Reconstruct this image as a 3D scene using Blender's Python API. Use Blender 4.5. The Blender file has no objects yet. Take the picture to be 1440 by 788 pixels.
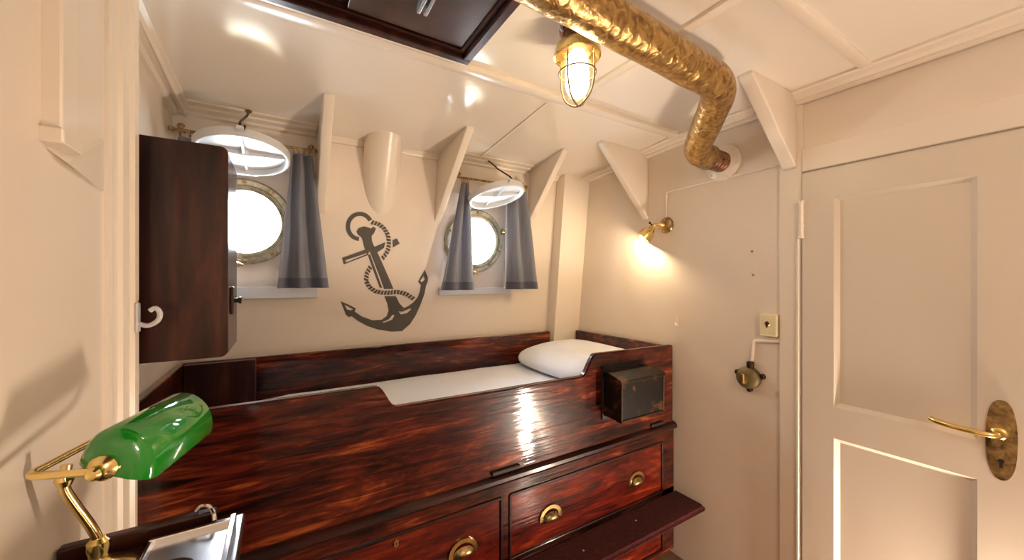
import bpy, bmesh, math, random
from mathutils import Vector, Matrix
random.seed(7)
S = bpy.context.scene
C = S.collection
H = 1.43            # eye height; coordinates below are given relative to eye level and lifted by H

# ---------------------------------------------------------------- camera
cam = bpy.data.cameras.new('camera'); cam.sensor_width = 36; cam.lens = 36*530/1440
cam.clip_start = .02
co = bpy.data.objects.new('camera', cam); C.objects.link(co)
co.location = (0, 0, H); co.rotation_euler = (math.radians(90), 0, math.radians(-31.35))
S.camera = co
# ---------------------------------------------------------------- daylight outside
w = bpy.data.worlds.new('sky'); S.world = w; w.use_nodes = True
w.node_tree.nodes['Background'].inputs[0].default_value = (.86, .93, 1, 1)
w.node_tree.nodes['Background'].inputs[1].default_value = 62.0
# ---------------------------------------------------------------- lamps and added fill
def light(name, kind, loc, power, col, **k):
    l = bpy.data.lights.new(name, kind); l.energy = power; l.color = col
    for a, v in k.items(): setattr(l, a, v)
    o = bpy.data.objects.new(name, l); C.objects.link(o); o.location = (loc[0], loc[1], loc[2]+H)
    return o
ll = light('low_lamp_light', 'AREA', (1.68, -.06, -1.12), 21, (1, .82, .66), shape='RECTANGLE', size=.04, size_y=.42)
ll.rotation_euler = Vector((-.75, 1.0, .55)).to_track_quat('-Z', 'Y').to_euler()
light('rear_fill_light', 'POINT', (.55, -.75, .5), 13, (1, .86, .72), shadow_soft_size=.16)  # unseen soft fill added behind the camera to brighten the cabin
for px, pz in ((-.14, .27), (.98, .24)):
    p = light('porthole_portal', 'AREA', (px, 2.16, pz), 1, (1, 1, 1), shape='SQUARE', size=.3)
    p.rotation_euler = (math.radians(-90), 0, 0); p.data.cycles.is_portal = True
vs = S.view_settings
vs.view_transform = 'Standard'; vs.look = 'None'; vs.exposure = .46; vs.gamma = 1; vs.use_curve_mapping = False

# ---------------------------------------------------------------- materials
def mat(name, col=(.8,.8,.8), rough=.5, metal=0, coat=0, emit=None, es=0, noise=None, bump=None, spec=.5, sheen=0):
    m = bpy.data.materials.new(name); m.use_nodes = True
    nt = m.node_tree; b = nt.nodes['Principled BSDF']
    b.inputs['Base Color'].default_value = (*col, 1); b.inputs['Roughness'].default_value = rough
    b.inputs['Metallic'].default_value = metal; b.inputs['Coat Weight'].default_value = coat
    b.inputs['Coat Roughness'].default_value = .12
    b.inputs['Specular IOR Level'].default_value = spec
    if sheen: b.inputs['Sheen Weight'].default_value = sheen
    if emit: b.inputs['Emission Color'].default_value = (*emit, 1); b.inputs['Emission Strength'].default_value = es
    tc = nt.nodes.new('ShaderNodeTexCoord')
    if noise:                                   # (scale xyz, detail, [(pos, colour)...])
        mp = nt.nodes.new('ShaderNodeMapping'); mp.inputs['Scale'].default_value = noise[0]
        n = nt.nodes.new('ShaderNodeTexNoise'); n.inputs['Scale'].default_value = 1; n.inputs['Detail'].default_value = noise[1]
        n.inputs['Roughness'].default_value = .62; n.inputs['Distortion'].default_value = .6
        r = nt.nodes.new('ShaderNodeValToRGB'); e = r.color_ramp.elements
        for i, (p, c) in enumerate(noise[2]):
            el = e[i] if i < 2 else e.new(p)
            el.position = p; el.color = (*c, 1)
        nt.links.new(tc.outputs['Object'], mp.inputs[0]); nt.links.new(mp.outputs[0], n.inputs['Vector'])
        nt.links.new(n.outputs['Fac'], r.inputs[0]); nt.links.new(r.outputs[0], b.inputs['Base Color'])
    if bump:                                    # (scale xyz, detail, strength, distance)
        mp = nt.nodes.new('ShaderNodeMapping'); mp.inputs['Scale'].default_value = bump[0]
        n = nt.nodes.new('ShaderNodeTexNoise'); n.inputs['Scale'].default_value = 1; n.inputs['Detail'].default_value = bump[1]
        u = nt.nodes.new('ShaderNodeBump'); u.inputs['Strength'].default_value = bump[2]; u.inputs['Distance'].default_value = bump[3]
        nt.links.new(tc.outputs['Object'], mp.inputs[0]); nt.links.new(mp.outputs[0], n.inputs['Vector'])
        nt.links.new(n.outputs['Fac'], u.inputs['Height'])
        for k in ('Normal', 'Coat Normal'): nt.links.new(u.outputs[0], b.inputs[k])
    return m
PAINT = (.78, .69, .59)
M = {}
M['wall'] = mat('wall_paint', PAINT, .38, noise=((1.5,1.5,1.5), 3, [(.3,(.755,.645,.53)),(.7,(.80,.70,.585))]), bump=((14,14,14), 4, .25, .004))
M['ceil'] = mat('ceiling_gloss_paint', (.83,.755,.655), .13, coat=.4, bump=((5,5,5), 1, .12, .004))
M['trim'] = mat('trim_gloss_paint', (.81,.71,.59), .28, bump=((20,20,20), 3, .15, .002))
M['door'] = mat('door_gloss_paint', (.68,.585,.475), .33, bump=((18,18,5), 3, .2, .003))
M['white'] = mat('white_enamel', (.62,.63,.64), .35)
M['floor'] = mat('floor_boards', (.2,.1,.05), .4, noise=((3,30,3), 4, [(.3,(.13,.06,.03)),(.7,(.28,.15,.08))]))
def wood(name, cols, fine, broad, rough=.3, coat=.85, bump=((4,4,60), 3, .45, .003)):
    m = mat(name, rough=rough, coat=coat, bump=bump, spec=.12); m.node_tree.nodes['Principled BSDF'].inputs['Coat Roughness'].default_value = .07; nt = m.node_tree; b = nt.nodes['Principled BSDF']
    tc = nt.nodes.new('ShaderNodeTexCoord'); out = []
    for sc, det, dist in ((fine, 8, .9), (broad, 4, 1.6)):
        mp = nt.nodes.new('ShaderNodeMapping'); mp.inputs['Scale'].default_value = sc; mp.inputs['Rotation'].default_value = (0, .06, 0)
        n = nt.nodes.new('ShaderNodeTexNoise'); n.inputs['Scale'].default_value = 1; n.inputs['Detail'].default_value = det; n.inputs['Roughness'].default_value = .65; n.inputs['Distortion'].default_value = dist
        nt.links.new(tc.outputs['Object'], mp.inputs[0]); nt.links.new(mp.outputs[0], n.inputs['Vector']); out.append(n.outputs['Fac'])
    mx = nt.nodes.new('ShaderNodeMix'); mx.data_type = 'FLOAT'; mx.inputs[0].default_value = .48
    nt.links.new(out[0], mx.inputs[2]); nt.links.new(out[1], mx.inputs[3])
    r = nt.nodes.new('ShaderNodeValToRGB'); e = r.color_ramp.elements
    for i, (p, c) in enumerate(cols):
        el = e[i] if i < 2 else e.new(p)
        el.position = p; el.color = (*c, 1)
    nt.links.new(mx.outputs[0], r.inputs[0]); nt.links.new(r.outputs[0], b.inputs['Base Color']); return m
M['mahog'] = wood('mahogany_long_grain', [(.40,(.006,.0015,.0015)),(.48,(.036,.005,.003)),(.56,(.10,.014,.005)),(.66,(.36,.085,.017))], (5,12,44), (1.6,5,6))
M['mahog_red'] = wood('mahogany_drawer_front', [(.38,(.022,.002,.0015)),(.5,(.10,.008,.003)),(.64,(.27,.036,.009))], (4,12,34), (2,5,6))
M['mahog_v'] = mat('mahogany_upright_grain', rough=.35, coat=.35, spec=.25, noise=((16,7,2.4), 7, [(.32,(.008,.003,.003)),(.52,(.032,.008,.006)),(.75,(.10,.028,.014))]), bump=((22,22,6), 3, .2, .002))
M['mahog_d'] = mat('mahogany_dark_edge', rough=.35, coat=.35, spec=.25, noise=((5,7,30), 5, [(.3,(.006,.002,.002)),(.7,(.045,.009,.005))]))
M['black'] = mat('black_gap', (.006,.004,.004), .6)
M['tin'] = mat('black_japanned_tin', rough=.45, coat=.0, spec=.2, noise=((13,13,13), 4, [(.3,(.004,.003,.003)),(.55,(.010,.006,.004)),(.75,(.16,.055,.014))]))
M['hatch'] = mat('dark_stained_panel', rough=.3, coat=.4, noise=((6,6,6), 6, [(.3,(.022,.010,.009)),(.7,(.085,.042,.036))]))
M['brass'] = mat('polished_brass', (.86,.66,.27), .18, 1, bump=((40,40,40), 2, .1, .001))
M['brass_old'] = mat('aged_brass', rough=.35, metal=1, noise=((30,30,30), 4, [(.3,(.10,.06,.03)),(.6,(.55,.38,.17)),(.8,(.8,.65,.4))]))
M['ring'] = mat('weathered_brass', rough=.4, metal=.7, noise=((26,26,26), 5, [(.3,(.20,.17,.10)),(.55,(.46,.42,.30)),(.8,(.72,.64,.48))]))
M['bronze'] = mat('dull_bronze_wire', (.16,.12,.05), .5, .6)
M['iron'] = mat('dark_iron', (.05,.03,.02), .4, .8)
M['chrome'] = mat('chrome', (.8,.8,.82), .1, 1)
M['steel'] = mat('brushed_steel', (.62,.62,.63), .26, 1, bump=((60,6,6), 2, .1, .001))
M['linen'] = mat('white_linen', (.80,.82,.88), .85, bump=((9,9,9), 4, .5, .012), sheen=.2)
M['curtain'] = mat('blue_grey_cotton', (.145,.155,.205), .7, noise=((60,60,3), 3, [(.3,(.17,.175,.20)),(.7,(.26,.265,.30))]), bump=((120,120,120), 2, .2, .001), sheen=.4)
M['hem'] = mat('blue_grey_hem', (.10,.105,.14), .75, sheen=.3)
M['carpet'] = mat('burgundy_upholstery', rough=.85, spec=.12, noise=((90,90,90), 3, [(.3,(.026,.004,.004)),(.7,(.085,.012,.011))]), bump=((200,200,200), 2, .6, .003), sheen=.08)
M['decal'] = mat('grey_brown_vinyl', (.085,.073,.06), .6)
M['cream'] = mat('cream_bakelite', (.78,.68,.42), .35)
M['copper'] = mat('rusty_copper', rough=.45, metal=.6, noise=((40,40,40), 4, [(.3,(.06,.03,.02)),(.7,(.45,.2,.09))]))
nt = M['curtain'].node_tree; pb = nt.nodes['Principled BSDF']; tr = nt.nodes.new('ShaderNodeBsdfTranslucent'); tr.inputs[0].default_value = (.34,.35,.41,1)
mxs = nt.nodes.new('ShaderNodeMixShader'); mxs.inputs[0].default_value = .18; out_ = nt.nodes['Material Output']
nt.links.new(pb.outputs[0], mxs.inputs[1]); nt.links.new(tr.outputs[0], mxs.inputs[2]); nt.links.new(mxs.outputs[0], out_.inputs[0])
# foil-wrapped pipe: crinkled metallic
m = M['foil'] = mat('crinkled_gold_foil', (.62,.36,.11), .3, 1)
nt = m.node_tree; b = nt.nodes['Principled BSDF']; tc = nt.nodes.new('ShaderNodeTexCoord')
n1 = nt.nodes.new('ShaderNodeTexNoise'); n1.inputs['Scale'].default_value = 40; n1.inputs['Detail'].default_value = 6; n1.inputs['Distortion'].default_value = 1.2
v1 = nt.nodes.new('ShaderNodeTexVoronoi'); v1.inputs['Scale'].default_value = 36
mx = nt.nodes.new('ShaderNodeMath'); mx.operation = 'ADD'
bu = nt.nodes.new('ShaderNodeBump'); bu.inputs['Strength'].default_value = .6; bu.inputs['Distance'].default_value = .004
rp = nt.nodes.new('ShaderNodeValToRGB'); rp.color_ramp.elements[0].position = .3; rp.color_ramp.elements[0].color = (.22,.12,.045,1); rp.color_ramp.elements[1].position = .65; rp.color_ramp.elements[1].color = (.62,.41,.16,1)
for n in (n1, v1): nt.links.new(tc.outputs['Object'], n.inputs['Vector'])
nt.links.new(n1.outputs['Fac'], mx.inputs[0]); nt.links.new(v1.outputs['Distance'], mx.inputs[1]); nt.links.new(mx.outputs[0], bu.inputs['Height'])
nt.links.new(bu.outputs[0], b.inputs['Normal']); nt.links.new(n1.outputs['Fac'], rp.inputs[0]); nt.links.new(rp.outputs[0], b.inputs['Base Color'])
# green lamp glass
m = M['green'] = mat('green_cased_glass', (.004,.22,.012), .08, coat=1)
m.node_tree.nodes['Principled BSDF'].inputs['Coat Roughness'].default_value = .04
m.node_tree.nodes['Principled BSDF'].inputs['Subsurface Weight'].default_value = .06
m.node_tree.nodes['Principled BSDF'].inputs['Subsurface Radius'].default_value = (.01,.05,.01)
def clear(name, tint=(1,1,1), gloss=.08):
    m = bpy.data.materials.new(name); m.use_nodes = True; nt = m.node_tree; nt.nodes.clear()
    o = nt.nodes.new('ShaderNodeOutputMaterial'); t = nt.nodes.new('ShaderNodeBsdfTransparent'); g = nt.nodes.new('ShaderNodeBsdfGlossy'); x = nt.nodes.new('ShaderNodeMixShader')
    t.inputs[0].default_value = (*tint, 1); g.inputs['Roughness'].default_value = .03; x.inputs[0].default_value = gloss
    nt.links.new(t.outputs[0], x.inputs[1]); nt.links.new(g.outputs[0], x.inputs[2]); nt.links.new(x.outputs[0], o.inputs[0]); return m
M['pane'] = clear('porthole_glass', (.97,.98,1)); M['jarglass'] = clear('lamp_jar_glass', (1,.97,.9), .06)
M['bulb'] = mat('lit_lamp_bulb', (1,.9,.7), .5, emit=(1,.84,.58), es=25)

# ---------------------------------------------------------------- helpers
def obj(name, bm, m, parent=None, smooth=False, sharp=35, **k):
    off = Vector((0, 0, H))
    p = parent
    while p is not None: off -= p.location; p = p.parent
    bmesh.ops.translate(bm, vec=off, verts=bm.verts)
    bmesh.ops.recalc_face_normals(bm, faces=bm.faces)
    me = bpy.data.meshes.new(name); 
    if smooth:
        for f in bm.faces: f.smooth = True
        for e in bm.edges:
            if len(e.link_faces) == 2 and e.calc_face_angle(0) > math.radians(sharp): e.smooth = False
    bm.to_mesh(me); bm.free()
    me.materials.append(M[m] if isinstance(m, str) else m)
    o = bpy.data.objects.new(name, me); C.objects.link(o); o.parent = parent
    for a, v in k.items(): o[a] = v
    return o
def thing(name, loc, label, cat, group=None):
    o = bpy.data.objects.new(name, None); C.objects.link(o); o.empty_display_size = .05
    o.location = (loc[0], loc[1], loc[2]+H); o['label'] = label; o['category'] = cat
    if group: o['group'] = group
    return o
def tag(o, label, cat, group=None):
    o['label'] = label; o['category'] = cat
    if group: o['group'] = group
    return o
def struct(name, bm, m, parent=None, **k):
    o = obj(name, bm, m, parent, **k)
    if parent is None: o['kind'] = 'structure'
    return o
def new(): return bmesh.new()
def box(bm, x0, x1, y0, y1, z0, z1, bev=0, seg=2):
    r = bmesh.ops.create_cube(bm, size=1)
    vv = r['verts']
    for v in vv: v.co = Vector(((x0+x1)/2+v.co.x*(x1-x0), (y0+y1)/2+v.co.y*(y1-y0), (z0+z1)/2+v.co.z*(z1-z0)))
    if bev:
        es = list({e for v in vv for e in v.link_edges})
        bmesh.ops.bevel(bm, geom=es, offset=bev, segments=seg, profile=.5, affect='EDGES')
    return bm
def bx(*a, **k): return box(new(), *a, **k)
def prism(bm, a, b, bev=0):
    """loft between two equal-length rings of 3D points, capped"""
    A = [bm.verts.new(p) for p in a]; B = [bm.verts.new(p) for p in b]; n = len(A)
    fs = [bm.faces.new(A), bm.faces.new(B[::-1])]
    for i in range(n): fs.append(bm.faces.new((A[i], A[(i+1)%n], B[(i+1)%n], B[i])))
    bmesh.ops.recalc_face_normals(bm, faces=fs)
    if bev: bmesh.ops.bevel(bm, geom=list({e for f in fs for e in f.edges}), offset=bev, segments=2, profile=.5, affect='EDGES')
    return bm
def ext_x(bm, yz, x0, x1, bev=0): return prism(bm, [(x0,y,z) for y,z in yz], [(x1,y,z) for y,z in yz], bev)
def ext_y(bm, xz, y0, y1, bev=0): return prism(bm, [(x,y0,z) for x,z in xz], [(x,y1,z) for x,z in xz], bev)
def ext_z(bm, xy, z0, z1, bev=0): return prism(bm, [(x,y,z0) for x,y in xy], [(x,y,z1) for x,y in xy], bev)
def frame_of(d):
    d = Vector(d).normalized(); a = Vector((0,0,1)) if abs(d.z) < .9 else Vector((1,0,0))
    u = d.cross(a).normalized(); return d, u, d.cross(u).normalized()
def lathe(bm, prof, o, d, n=24, cap=True):
    """prof: (radius, distance along d)"""
    d, u, v = frame_of(d); o = Vector(o); rings = []
    for r, h in prof:
        r = max(r, 1e-4)
        rings.append([bm.verts.new(o+d*h+(u*math.cos(2*math.pi*i/n)+v*math.sin(2*math.pi*i/n))*r) for i in range(n)])
    for a, b in zip(rings, rings[1:]):
        for i in range(n): bm.faces.new((a[i], a[(i+1)%n], b[(i+1)%n], b[i]))
    if cap: bm.faces.new(rings[0][::-1]); bm.faces.new(rings[-1])
    return bm
def smooth_path(pts, k=6):
    P = [Vector(p) for p in pts]; out = []
    for i in range(len(P)-1):
        p0 = P[max(i-1,0)]; p1 = P[i]; p2 = P[i+1]; p3 = P[min(i+2,len(P)-1)]
        for j in range(k):
            t = j/k
            out.append(.5*((2*p1)+(p2-p0)*t+(2*p0-5*p1+4*p2-p3)*t*t+(-p0+3*p1-3*p2+p3)*t**3))
    out.append(P[-1]); return out
def round_path(pts, r, k=7):
    P = [Vector(p) for p in pts]; out = [P[0]]
    for i in range(1, len(P)-1):
        a = (P[i-1]-P[i]).normalized(); b = (P[i+1]-P[i]).normalized()
        rr = min(r, (P[i-1]-P[i]).length*.48, (P[i+1]-P[i]).length*.48)
        s = P[i]+a*rr; e = P[i]+b*rr
        for j in range(k+1):
            t = j/k; out.append(s*(1-t)**2+P[i]*2*t*(1-t)+e*t*t)
    out.append(P[-1]); return out
def tube(bm, pts, r, n=12, closed=False, radii=None):
    P = [Vector(p) for p in pts]; m = len(P); rings = []; up = None
    for i in range(m):
        if closed: d = (P[(i+1)%m]-P[i-1]).normalized()
        else: d = (P[min(i+1,m-1)]-P[max(i-1,0)]).normalized()
        if up is None: _, u, v = frame_of(d)
        else:
            u = (up-d*up.dot(d)).normalized(); v = d.cross(u)
        up = u; rr = radii[i] if radii else r
        rings.append([bm.verts.new(P[i]+(u*math.cos(2*math.pi*j/n)+v*math.sin(2*math.pi*j/n))*rr) for j in range(n)])
    for i in range(m if closed else m-1):
        a = rings[i]; b = rings[(i+1)%m]
        sh = 0
        if closed and i == m-1: sh = min(range(n), key=lambda s: (a[0].co-b[s].co).length)
        for j in range(n): bm.faces.new((a[j], a[(j+1)%n], b[(j+1+sh)%n], b[(j+sh)%n]))
    if not closed: bm.faces.new(rings[0][::-1]); bm.faces.new(rings[-1])
    return bm
def tb(pts, r, **k): return tube(new(), pts, r, **k)
def ring_pts(c, r, ax='y', n=32, a0=0, a1=360, r2=None):
    r2 = r2 or r; o = []
    full = abs(a1-a0) >= 360
    for i in range(n if full else n+1):
        a = math.radians(a0+(a1-a0)*i/n); p, q = r*math.cos(a), r2*math.sin(a)
        o.append({'y': (c[0]+p, c[1], c[2]+q), 'x': (c[0], c[1]+p, c[2]+q), 'z': (c[0]+p, c[1]+q, c[2])}[ax])
    return o
def plate(outline, holes, pt, thick):
    """flat shape with holes: 2D points mapped by pt(a,b,depth)"""
    bm = new(); es = []
    for ring in [outline]+holes:
        vv = [bm.verts.new((a, b, 0)) for a, b in ring]
        es += [bm.edges.new((vv[i], vv[(i+1)%len(vv)])) for i in range(len(vv))]
    bmesh.ops.triangle_fill(bm, use_beauty=True, use_dissolve=False, edges=es)
    g = bmesh.ops.extrude_face_region(bm, geom=list(bm.faces))
    for v in g['geom']:
        if isinstance(v, bmesh.types.BMVert): v.co.z = thick
    for v in bm.verts: v.co = Vector(pt(v.co.x, v.co.y, v.co.z))
    return bm
def merge(dst, src):
    me = bpy.data.meshes.new('t'); src.to_mesh(me); src.free(); dst.from_mesh(me); bpy.data.meshes.remove(me); return dst
def yh(z): return 2.0315-.11*z                 # inner face of the leaning hull side
def zc(y): return .735-max(0, y-1.2)*.0843      # underside of the cambered ceiling
XL, XR, XN = -.37, 1.75, -.31

# ================================================================ the room
ZF = -H
struct('floor', bx(-.6, 1.95, -1.3, 2.5, ZF-.05, ZF), 'floor')
bm = new()
ext_x(bm, [(-1.3,.735),(1.2,.735),(2.3,zc(2.3)),(2.3,.85),(-1.3,.85)], -.6, 1.95)
struct('ceiling', bm, 'ceil')
struct('wall_back', bx(-.6, 1.95, -1.3, -1.2, ZF, .8), 'wall')
bm = bx(XR, XR+.1, -1.3, 2.4, ZF, .8); struct('wall_right', bm, 'wall')
bm = bx(XL-.1, XL, 1.2, 2.4, ZF, .8); box(bm, XN-.16, XN, -1.3, 1.251, ZF, .8)
struct('wall_left', bm, 'wall')
# hull side with two recesses
OPEN = [(-.355, .125, -.032, .50), (.765, 1.20, -.048, .50)]
PORT = [(-.14, .258), (.98, .232)]
def hull_panel(bm, x0, x1, z0, z1, d0=0, d1=.2):
    ext_x(bm, [(yh(z0)+d0, z0), (yh(z1)+d0, z1), (yh(z1)+d1, z1), (yh(z0)+d1, z0)], x0, x1)
bm = new()
xs = [-.6, OPEN[0][0], OPEN[0][1], OPEN[1][0], OPEN[1][1], 1.95]
for i in range(5):
    if i % 2 == 0: hull_panel(bm, xs[i], xs[i+1], ZF, .8)
    else:
        o = OPEN[i//2]; hull_panel(bm, o[0], o[1], ZF, o[2]); hull_panel(bm, o[0], o[1], o[3], .8)
for o, (cx, cz) in zip(OPEN, PORT):
    circ = [(cx+.134*math.cos(a*math.pi/24), cz+.134*math.sin(a*math.pi/24)) for a in range(48)]
    merge(bm, plate([(o[0],o[2]),(o[1],o[2]),(o[1],o[3]),(o[0],o[3])], [circ], lambda a, b, c: (a, yh(b)+.045+c, b), .05))
struct('wall_hull', bm, 'wall')
# window fittings
def porthole(i, cx, cz):
    y = yh(cz)+.045; d = Vector((0, 1, .11)).normalized(); o = Vector((cx, y, cz))
    fr = lathe(new(), [(.131,-.012),(.137,-.026),(.148,-.028),(.150,-.020),(.158,-.020),(.160,-.034),(.180,-.034),(.187,-.024),(.189,0),(.131,0),(.131,-.012)], o, d, 48, cap=False)
    lathe(fr, [(.130,-.004),(.130,.08),(.142,.08),(.142,-.004),(.130,-.004)], o, d, 48, cap=False)
    w_ = struct('window_%d' % i, fr, 'ring', smooth=True, sharp=30)
    struct('window_pane', lathe(new(), [(.1295,.050),(.1295,.056)], o, d, 40), 'pane', w_)
    _, u, v = frame_of(d)
    for k in range(10):
        a = math.radians(18+36*k); c = o+(u*math.cos(a)+v*math.sin(a))*.170
        struct('bolt', lathe(new(), [(.008,-.033),(.008,-.041),(.003,-.044)], c, d, 8), 'brass_old', w_)
    for a in (262, 20):                                   # dog latch with wing nut
        a = math.radians(a); c = Vector((cx+.186*math.cos(a), y-.035, cz+.186*math.sin(a)))
        b = lathe(new(), [(.009,.03),(.009,-.03),(.005,-.04)], c, d, 12)
        tube(b, [c+Vector((-.022,-.035,.012)), c+Vector((0,-.03,0)), c+Vector((.022,-.035,-.012))], .006, n=8)
        lathe(b, [(.017,.0),(.017,-.012)], c, d, 12)
        struct('dog_latch', b, 'brass_old', w_, smooth=True)
for i, (cx, cz) in enumerate(PORT): porthole(i+1, cx, cz)
# ledges under the recesses
for i, o in enumerate(OPEN):
    y0 = yh(o[2])
    bm = bx(o[0]-.012 if i else -.36, o[1]+.02, y0-.022, y0+.048, o[2]-.052+.014*i, o[2]+.002, bev=.004)
    struct('trim_%d' % (1+i), bm, 'white')
# corner boxing
bm = new(); ext_x(bm, [(yh(ZF)-.082, ZF), (yh(.69)-.082, .69), (yh(.69)+.05, .69), (yh(ZF)+.05, ZF)], 1.54, XR+.02)
struct('trim_3', bm, 'trim')
# ceiling battens
def batten(n, bm): struct('trim_%d' % n, bm, 'trim', smooth=True)
bm = bx(XL, 1.68, 1.165, 1.212, .716, .74, bev=.005); batten(4, bm)
bm = bx(.985, 1.02, .49, 1.165, .724, .74, bev=.004); batten(5, bm)
bm = bx(.60, 1.70, .452, .486, .724, .74, bev=.004); batten(6, bm)
bm = new(); ext_x(bm, [(1.25,zc(1.25)-.005),(1.93,zc(1.93)-.005),(1.93,zc(1.93)+.01),(1.25,zc(1.25)+.01)], .925, .937); batten(7, bm)
# crown mouldings
def crown_y(n, x, s, y0, y1, z0f=.69, w_=.062):
    bm = new()
    def prof(y):
        t = zc(y)+.004
        b = z0f if y < 1.45 else z0f-(y-1.45)*.08
        return [(x,t),(x+s*w_,t),(x+s*w_,t-.012),(x+s*(w_-.012),t-.016),(x+s*(w_-.018),t-.028),(x+s*.022,b+.016),(x+s*.022,b+.010),(x+s*.014,b),(x,b)]
    ys = [y0, 1.2, y1] if y0 < 1.2 < y1 else [y0, y1]
    for a, b in zip(ys, ys[1:]):
        prism(bm, [(p,a,q) for p,q in prof(a)], [(p,b,q) for p,q in prof(b)])
    struct('trim_%d' % n, bm, 'trim')
crown_y(8, XR, -1, -1.2, 1.96); crown_y(9, XL, 1, 1.26, 1.97)
bm = new()
for x0, x1, wide in ((XL,.13,1),(.175,.716,0),(.755,1.275,1),(1.32,1.54,0)):
    if wide:
        ext_x(bm, [(1.845,zc(1.845)-.006),(1.845,.75),(2.0,.75),(2.0,.655),(1.93,.655),(1.925,.664),(1.885,.666),(1.88,.672),(1.853,.674)], x0, x1)
    else: ext_x(bm, [(1.93,zc(1.93)-.004),(1.93,.75),(2.0,.75),(2.0,.648),(1.945,.648),(1.94,.658)], x0, x1)
struct('trim_10', bm, 'trim')
# near left wall: jamb mouldings at its end, and the batten with its foot
bm = new()
ext_z(bm, [(XN-.01,1.088),(XN+.006,1.090),(XN+.008,1.102),(XN+.003,1.108),(XN+.003,1.150),(XN+.010,1.156),(XN+.012,1.172),(XN+.004,1.180),(XN+.004,1.222),(XN+.012,1.228),(XN+.013,1.251),(XN-.01,1.251)], ZF, .735)
struct('trim_11', bm, 'trim')
bm = bx(XN-.005, XN+.022, .852, .903, .232, .735, bev=.003); box(bm, XN-.005, XN+.026, .845, .912, .208, .232, bev=.003)
prism(bm, [(XN-.002,.86,.205),(XN-.002,1.075,.175),(XN-.002,1.08,.29)], [(XN+.012,.90,.190),(XN+.004,1.070,.178),(XN+.003,1.075,.28)])
struct('trim_12', bm, 'trim')
# right wall: jamb board, lintel, cover strip
bm = bx(XR-.014, XR+.02, .669, .748, ZF, .69, bev=.003); struct('trim_13', bm, 'trim')
bm = bx(XR-.018, XR+.02, -1.15, .669, .422, .512, bev=.004); struct('trim_14', bm, 'trim')
# door
def dpanel(bm, y0, y1, z0, z1, d=.013, m=.014):          # recessed field with chamfered edge
    xf = XR-.024
    ring0 = [(xf,y0,z0),(xf,y1,z0),(xf,y1,z1),(xf,y0,z1)]
    ring1 = [(xf+d,y0+m,z0+m),(xf+d,y1-m,z0+m),(xf+d,y1-m,z1-m),(xf+d,y0+m,z1-m)]
    A = [bm.verts.new(p) for p in ring0]; B = [bm.verts.new(p) for p in ring1]
    bm.faces.new(B)
    for i in range(4): bm.faces.new((A[i],A[(i+1)%4],B[(i+1)%4],B[i]))
bm = new(); x0, x1 = XR-.024, XR-.002
Y0, Y1, Z0, Z1 = -.19, .664, ZF+.01, .412
PY0, PY1 = -.02, .0
cols = (.232, .566)
for a in ((Y0, cols[0], Z0, Z1), (cols[1], Y1, Z0, Z1), (cols[0], cols[1], .305, Z1), (cols[0], cols[1], -.58, -.465), (cols[0], cols[1], Z0, -1.27)):
    box(bm, x0, x1, *a)
dpanel(bm, cols[0], cols[1], -.465, .305); dpanel(bm, cols[0], cols[1], -1.27, -.58)
dr = struct('door_1', bm, 'door')
bm = tb([(XR-.026,.667,z) for z in (.165,.305)], .0085, n=10)
for z in (.165, .212, .258, .305): lathe(bm, [(.0105,-.003),(.0105,.003)], (XR-.026,.667,z), (0,0,1), 12)
struct('hinge', bm, 'trim', dr, smooth=True)
struct('edge_bead', tb([(XR-.018,.680,ZF+.01),(XR-.018,.680,.16)], .008, n=10), 'trim', dr, smooth=True)
# lock plate: waisted rounded plate
pl = []
for k in range(40):
    a = 2*math.pi*k/40; s = math.sin(a)
    pl.append((.189+.028*math.copysign(abs(math.cos(a))**.8, math.cos(a)), -.450+.112*math.copysign(abs(s)**.85, s)))
bm = plate(pl, [], lambda a, b, c: (XR-.024-c, a, b), .004)
pl2 = [(.189+(a-.189)*.82, -.45+(b+.45)*.9) for a, b in pl]
merge(bm, plate(pl2, [], lambda a, b, c: (XR-.026-c, a, b), .004))
hp = struct('lock_plate', bm, 'brass_old', dr)
for z in (-.356, -.544): struct('screw', lathe(new(), [(.005,0),(.004,.002)], (XR-.030,.189,z), (-1,0,0), 12), 'brass', hp)
bm = lathe(new(), [(.006,0),(.006,.0015)], (XR-.0298,.189,-.508), (-1,0,0), 14); box(bm, XR-.0313, XR-.0298, .186, .192, -.527, -.508)
struct('keyhole', bm, 'black', hp)
bm = lathe(new(), [(.016,0),(.016,.01),(.011,.014),(.011,.03)], (XR-.028,.192,-.430), (-1,0,0), 18)
tube(bm, smooth_path([(XR-.045,.190,-.430),(XR-.066,.198,-.431),(XR-.073,.225,-.431),(XR-.072,.265,-.430),(XR-.066,.300,-.427),(XR-.056,.318,-.424)], 5), .008, n=12)
struct('door_handle', bm, 'brass', hp, smooth=True)
# screw holes and chips in the paint of the right wall
for i, z in enumerate((.125, .022)):
    tag(obj('wall_screw', lathe(new(), [(.006,0),(.0045,.003)], (XR,.86-.004*i,z), (-1,0,0), 12), 'brass_old'),
        ('Upper' if i == 0 else 'Lower')+' of two small screw heads on the cream wall above the switch plate', 'screw')

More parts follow.
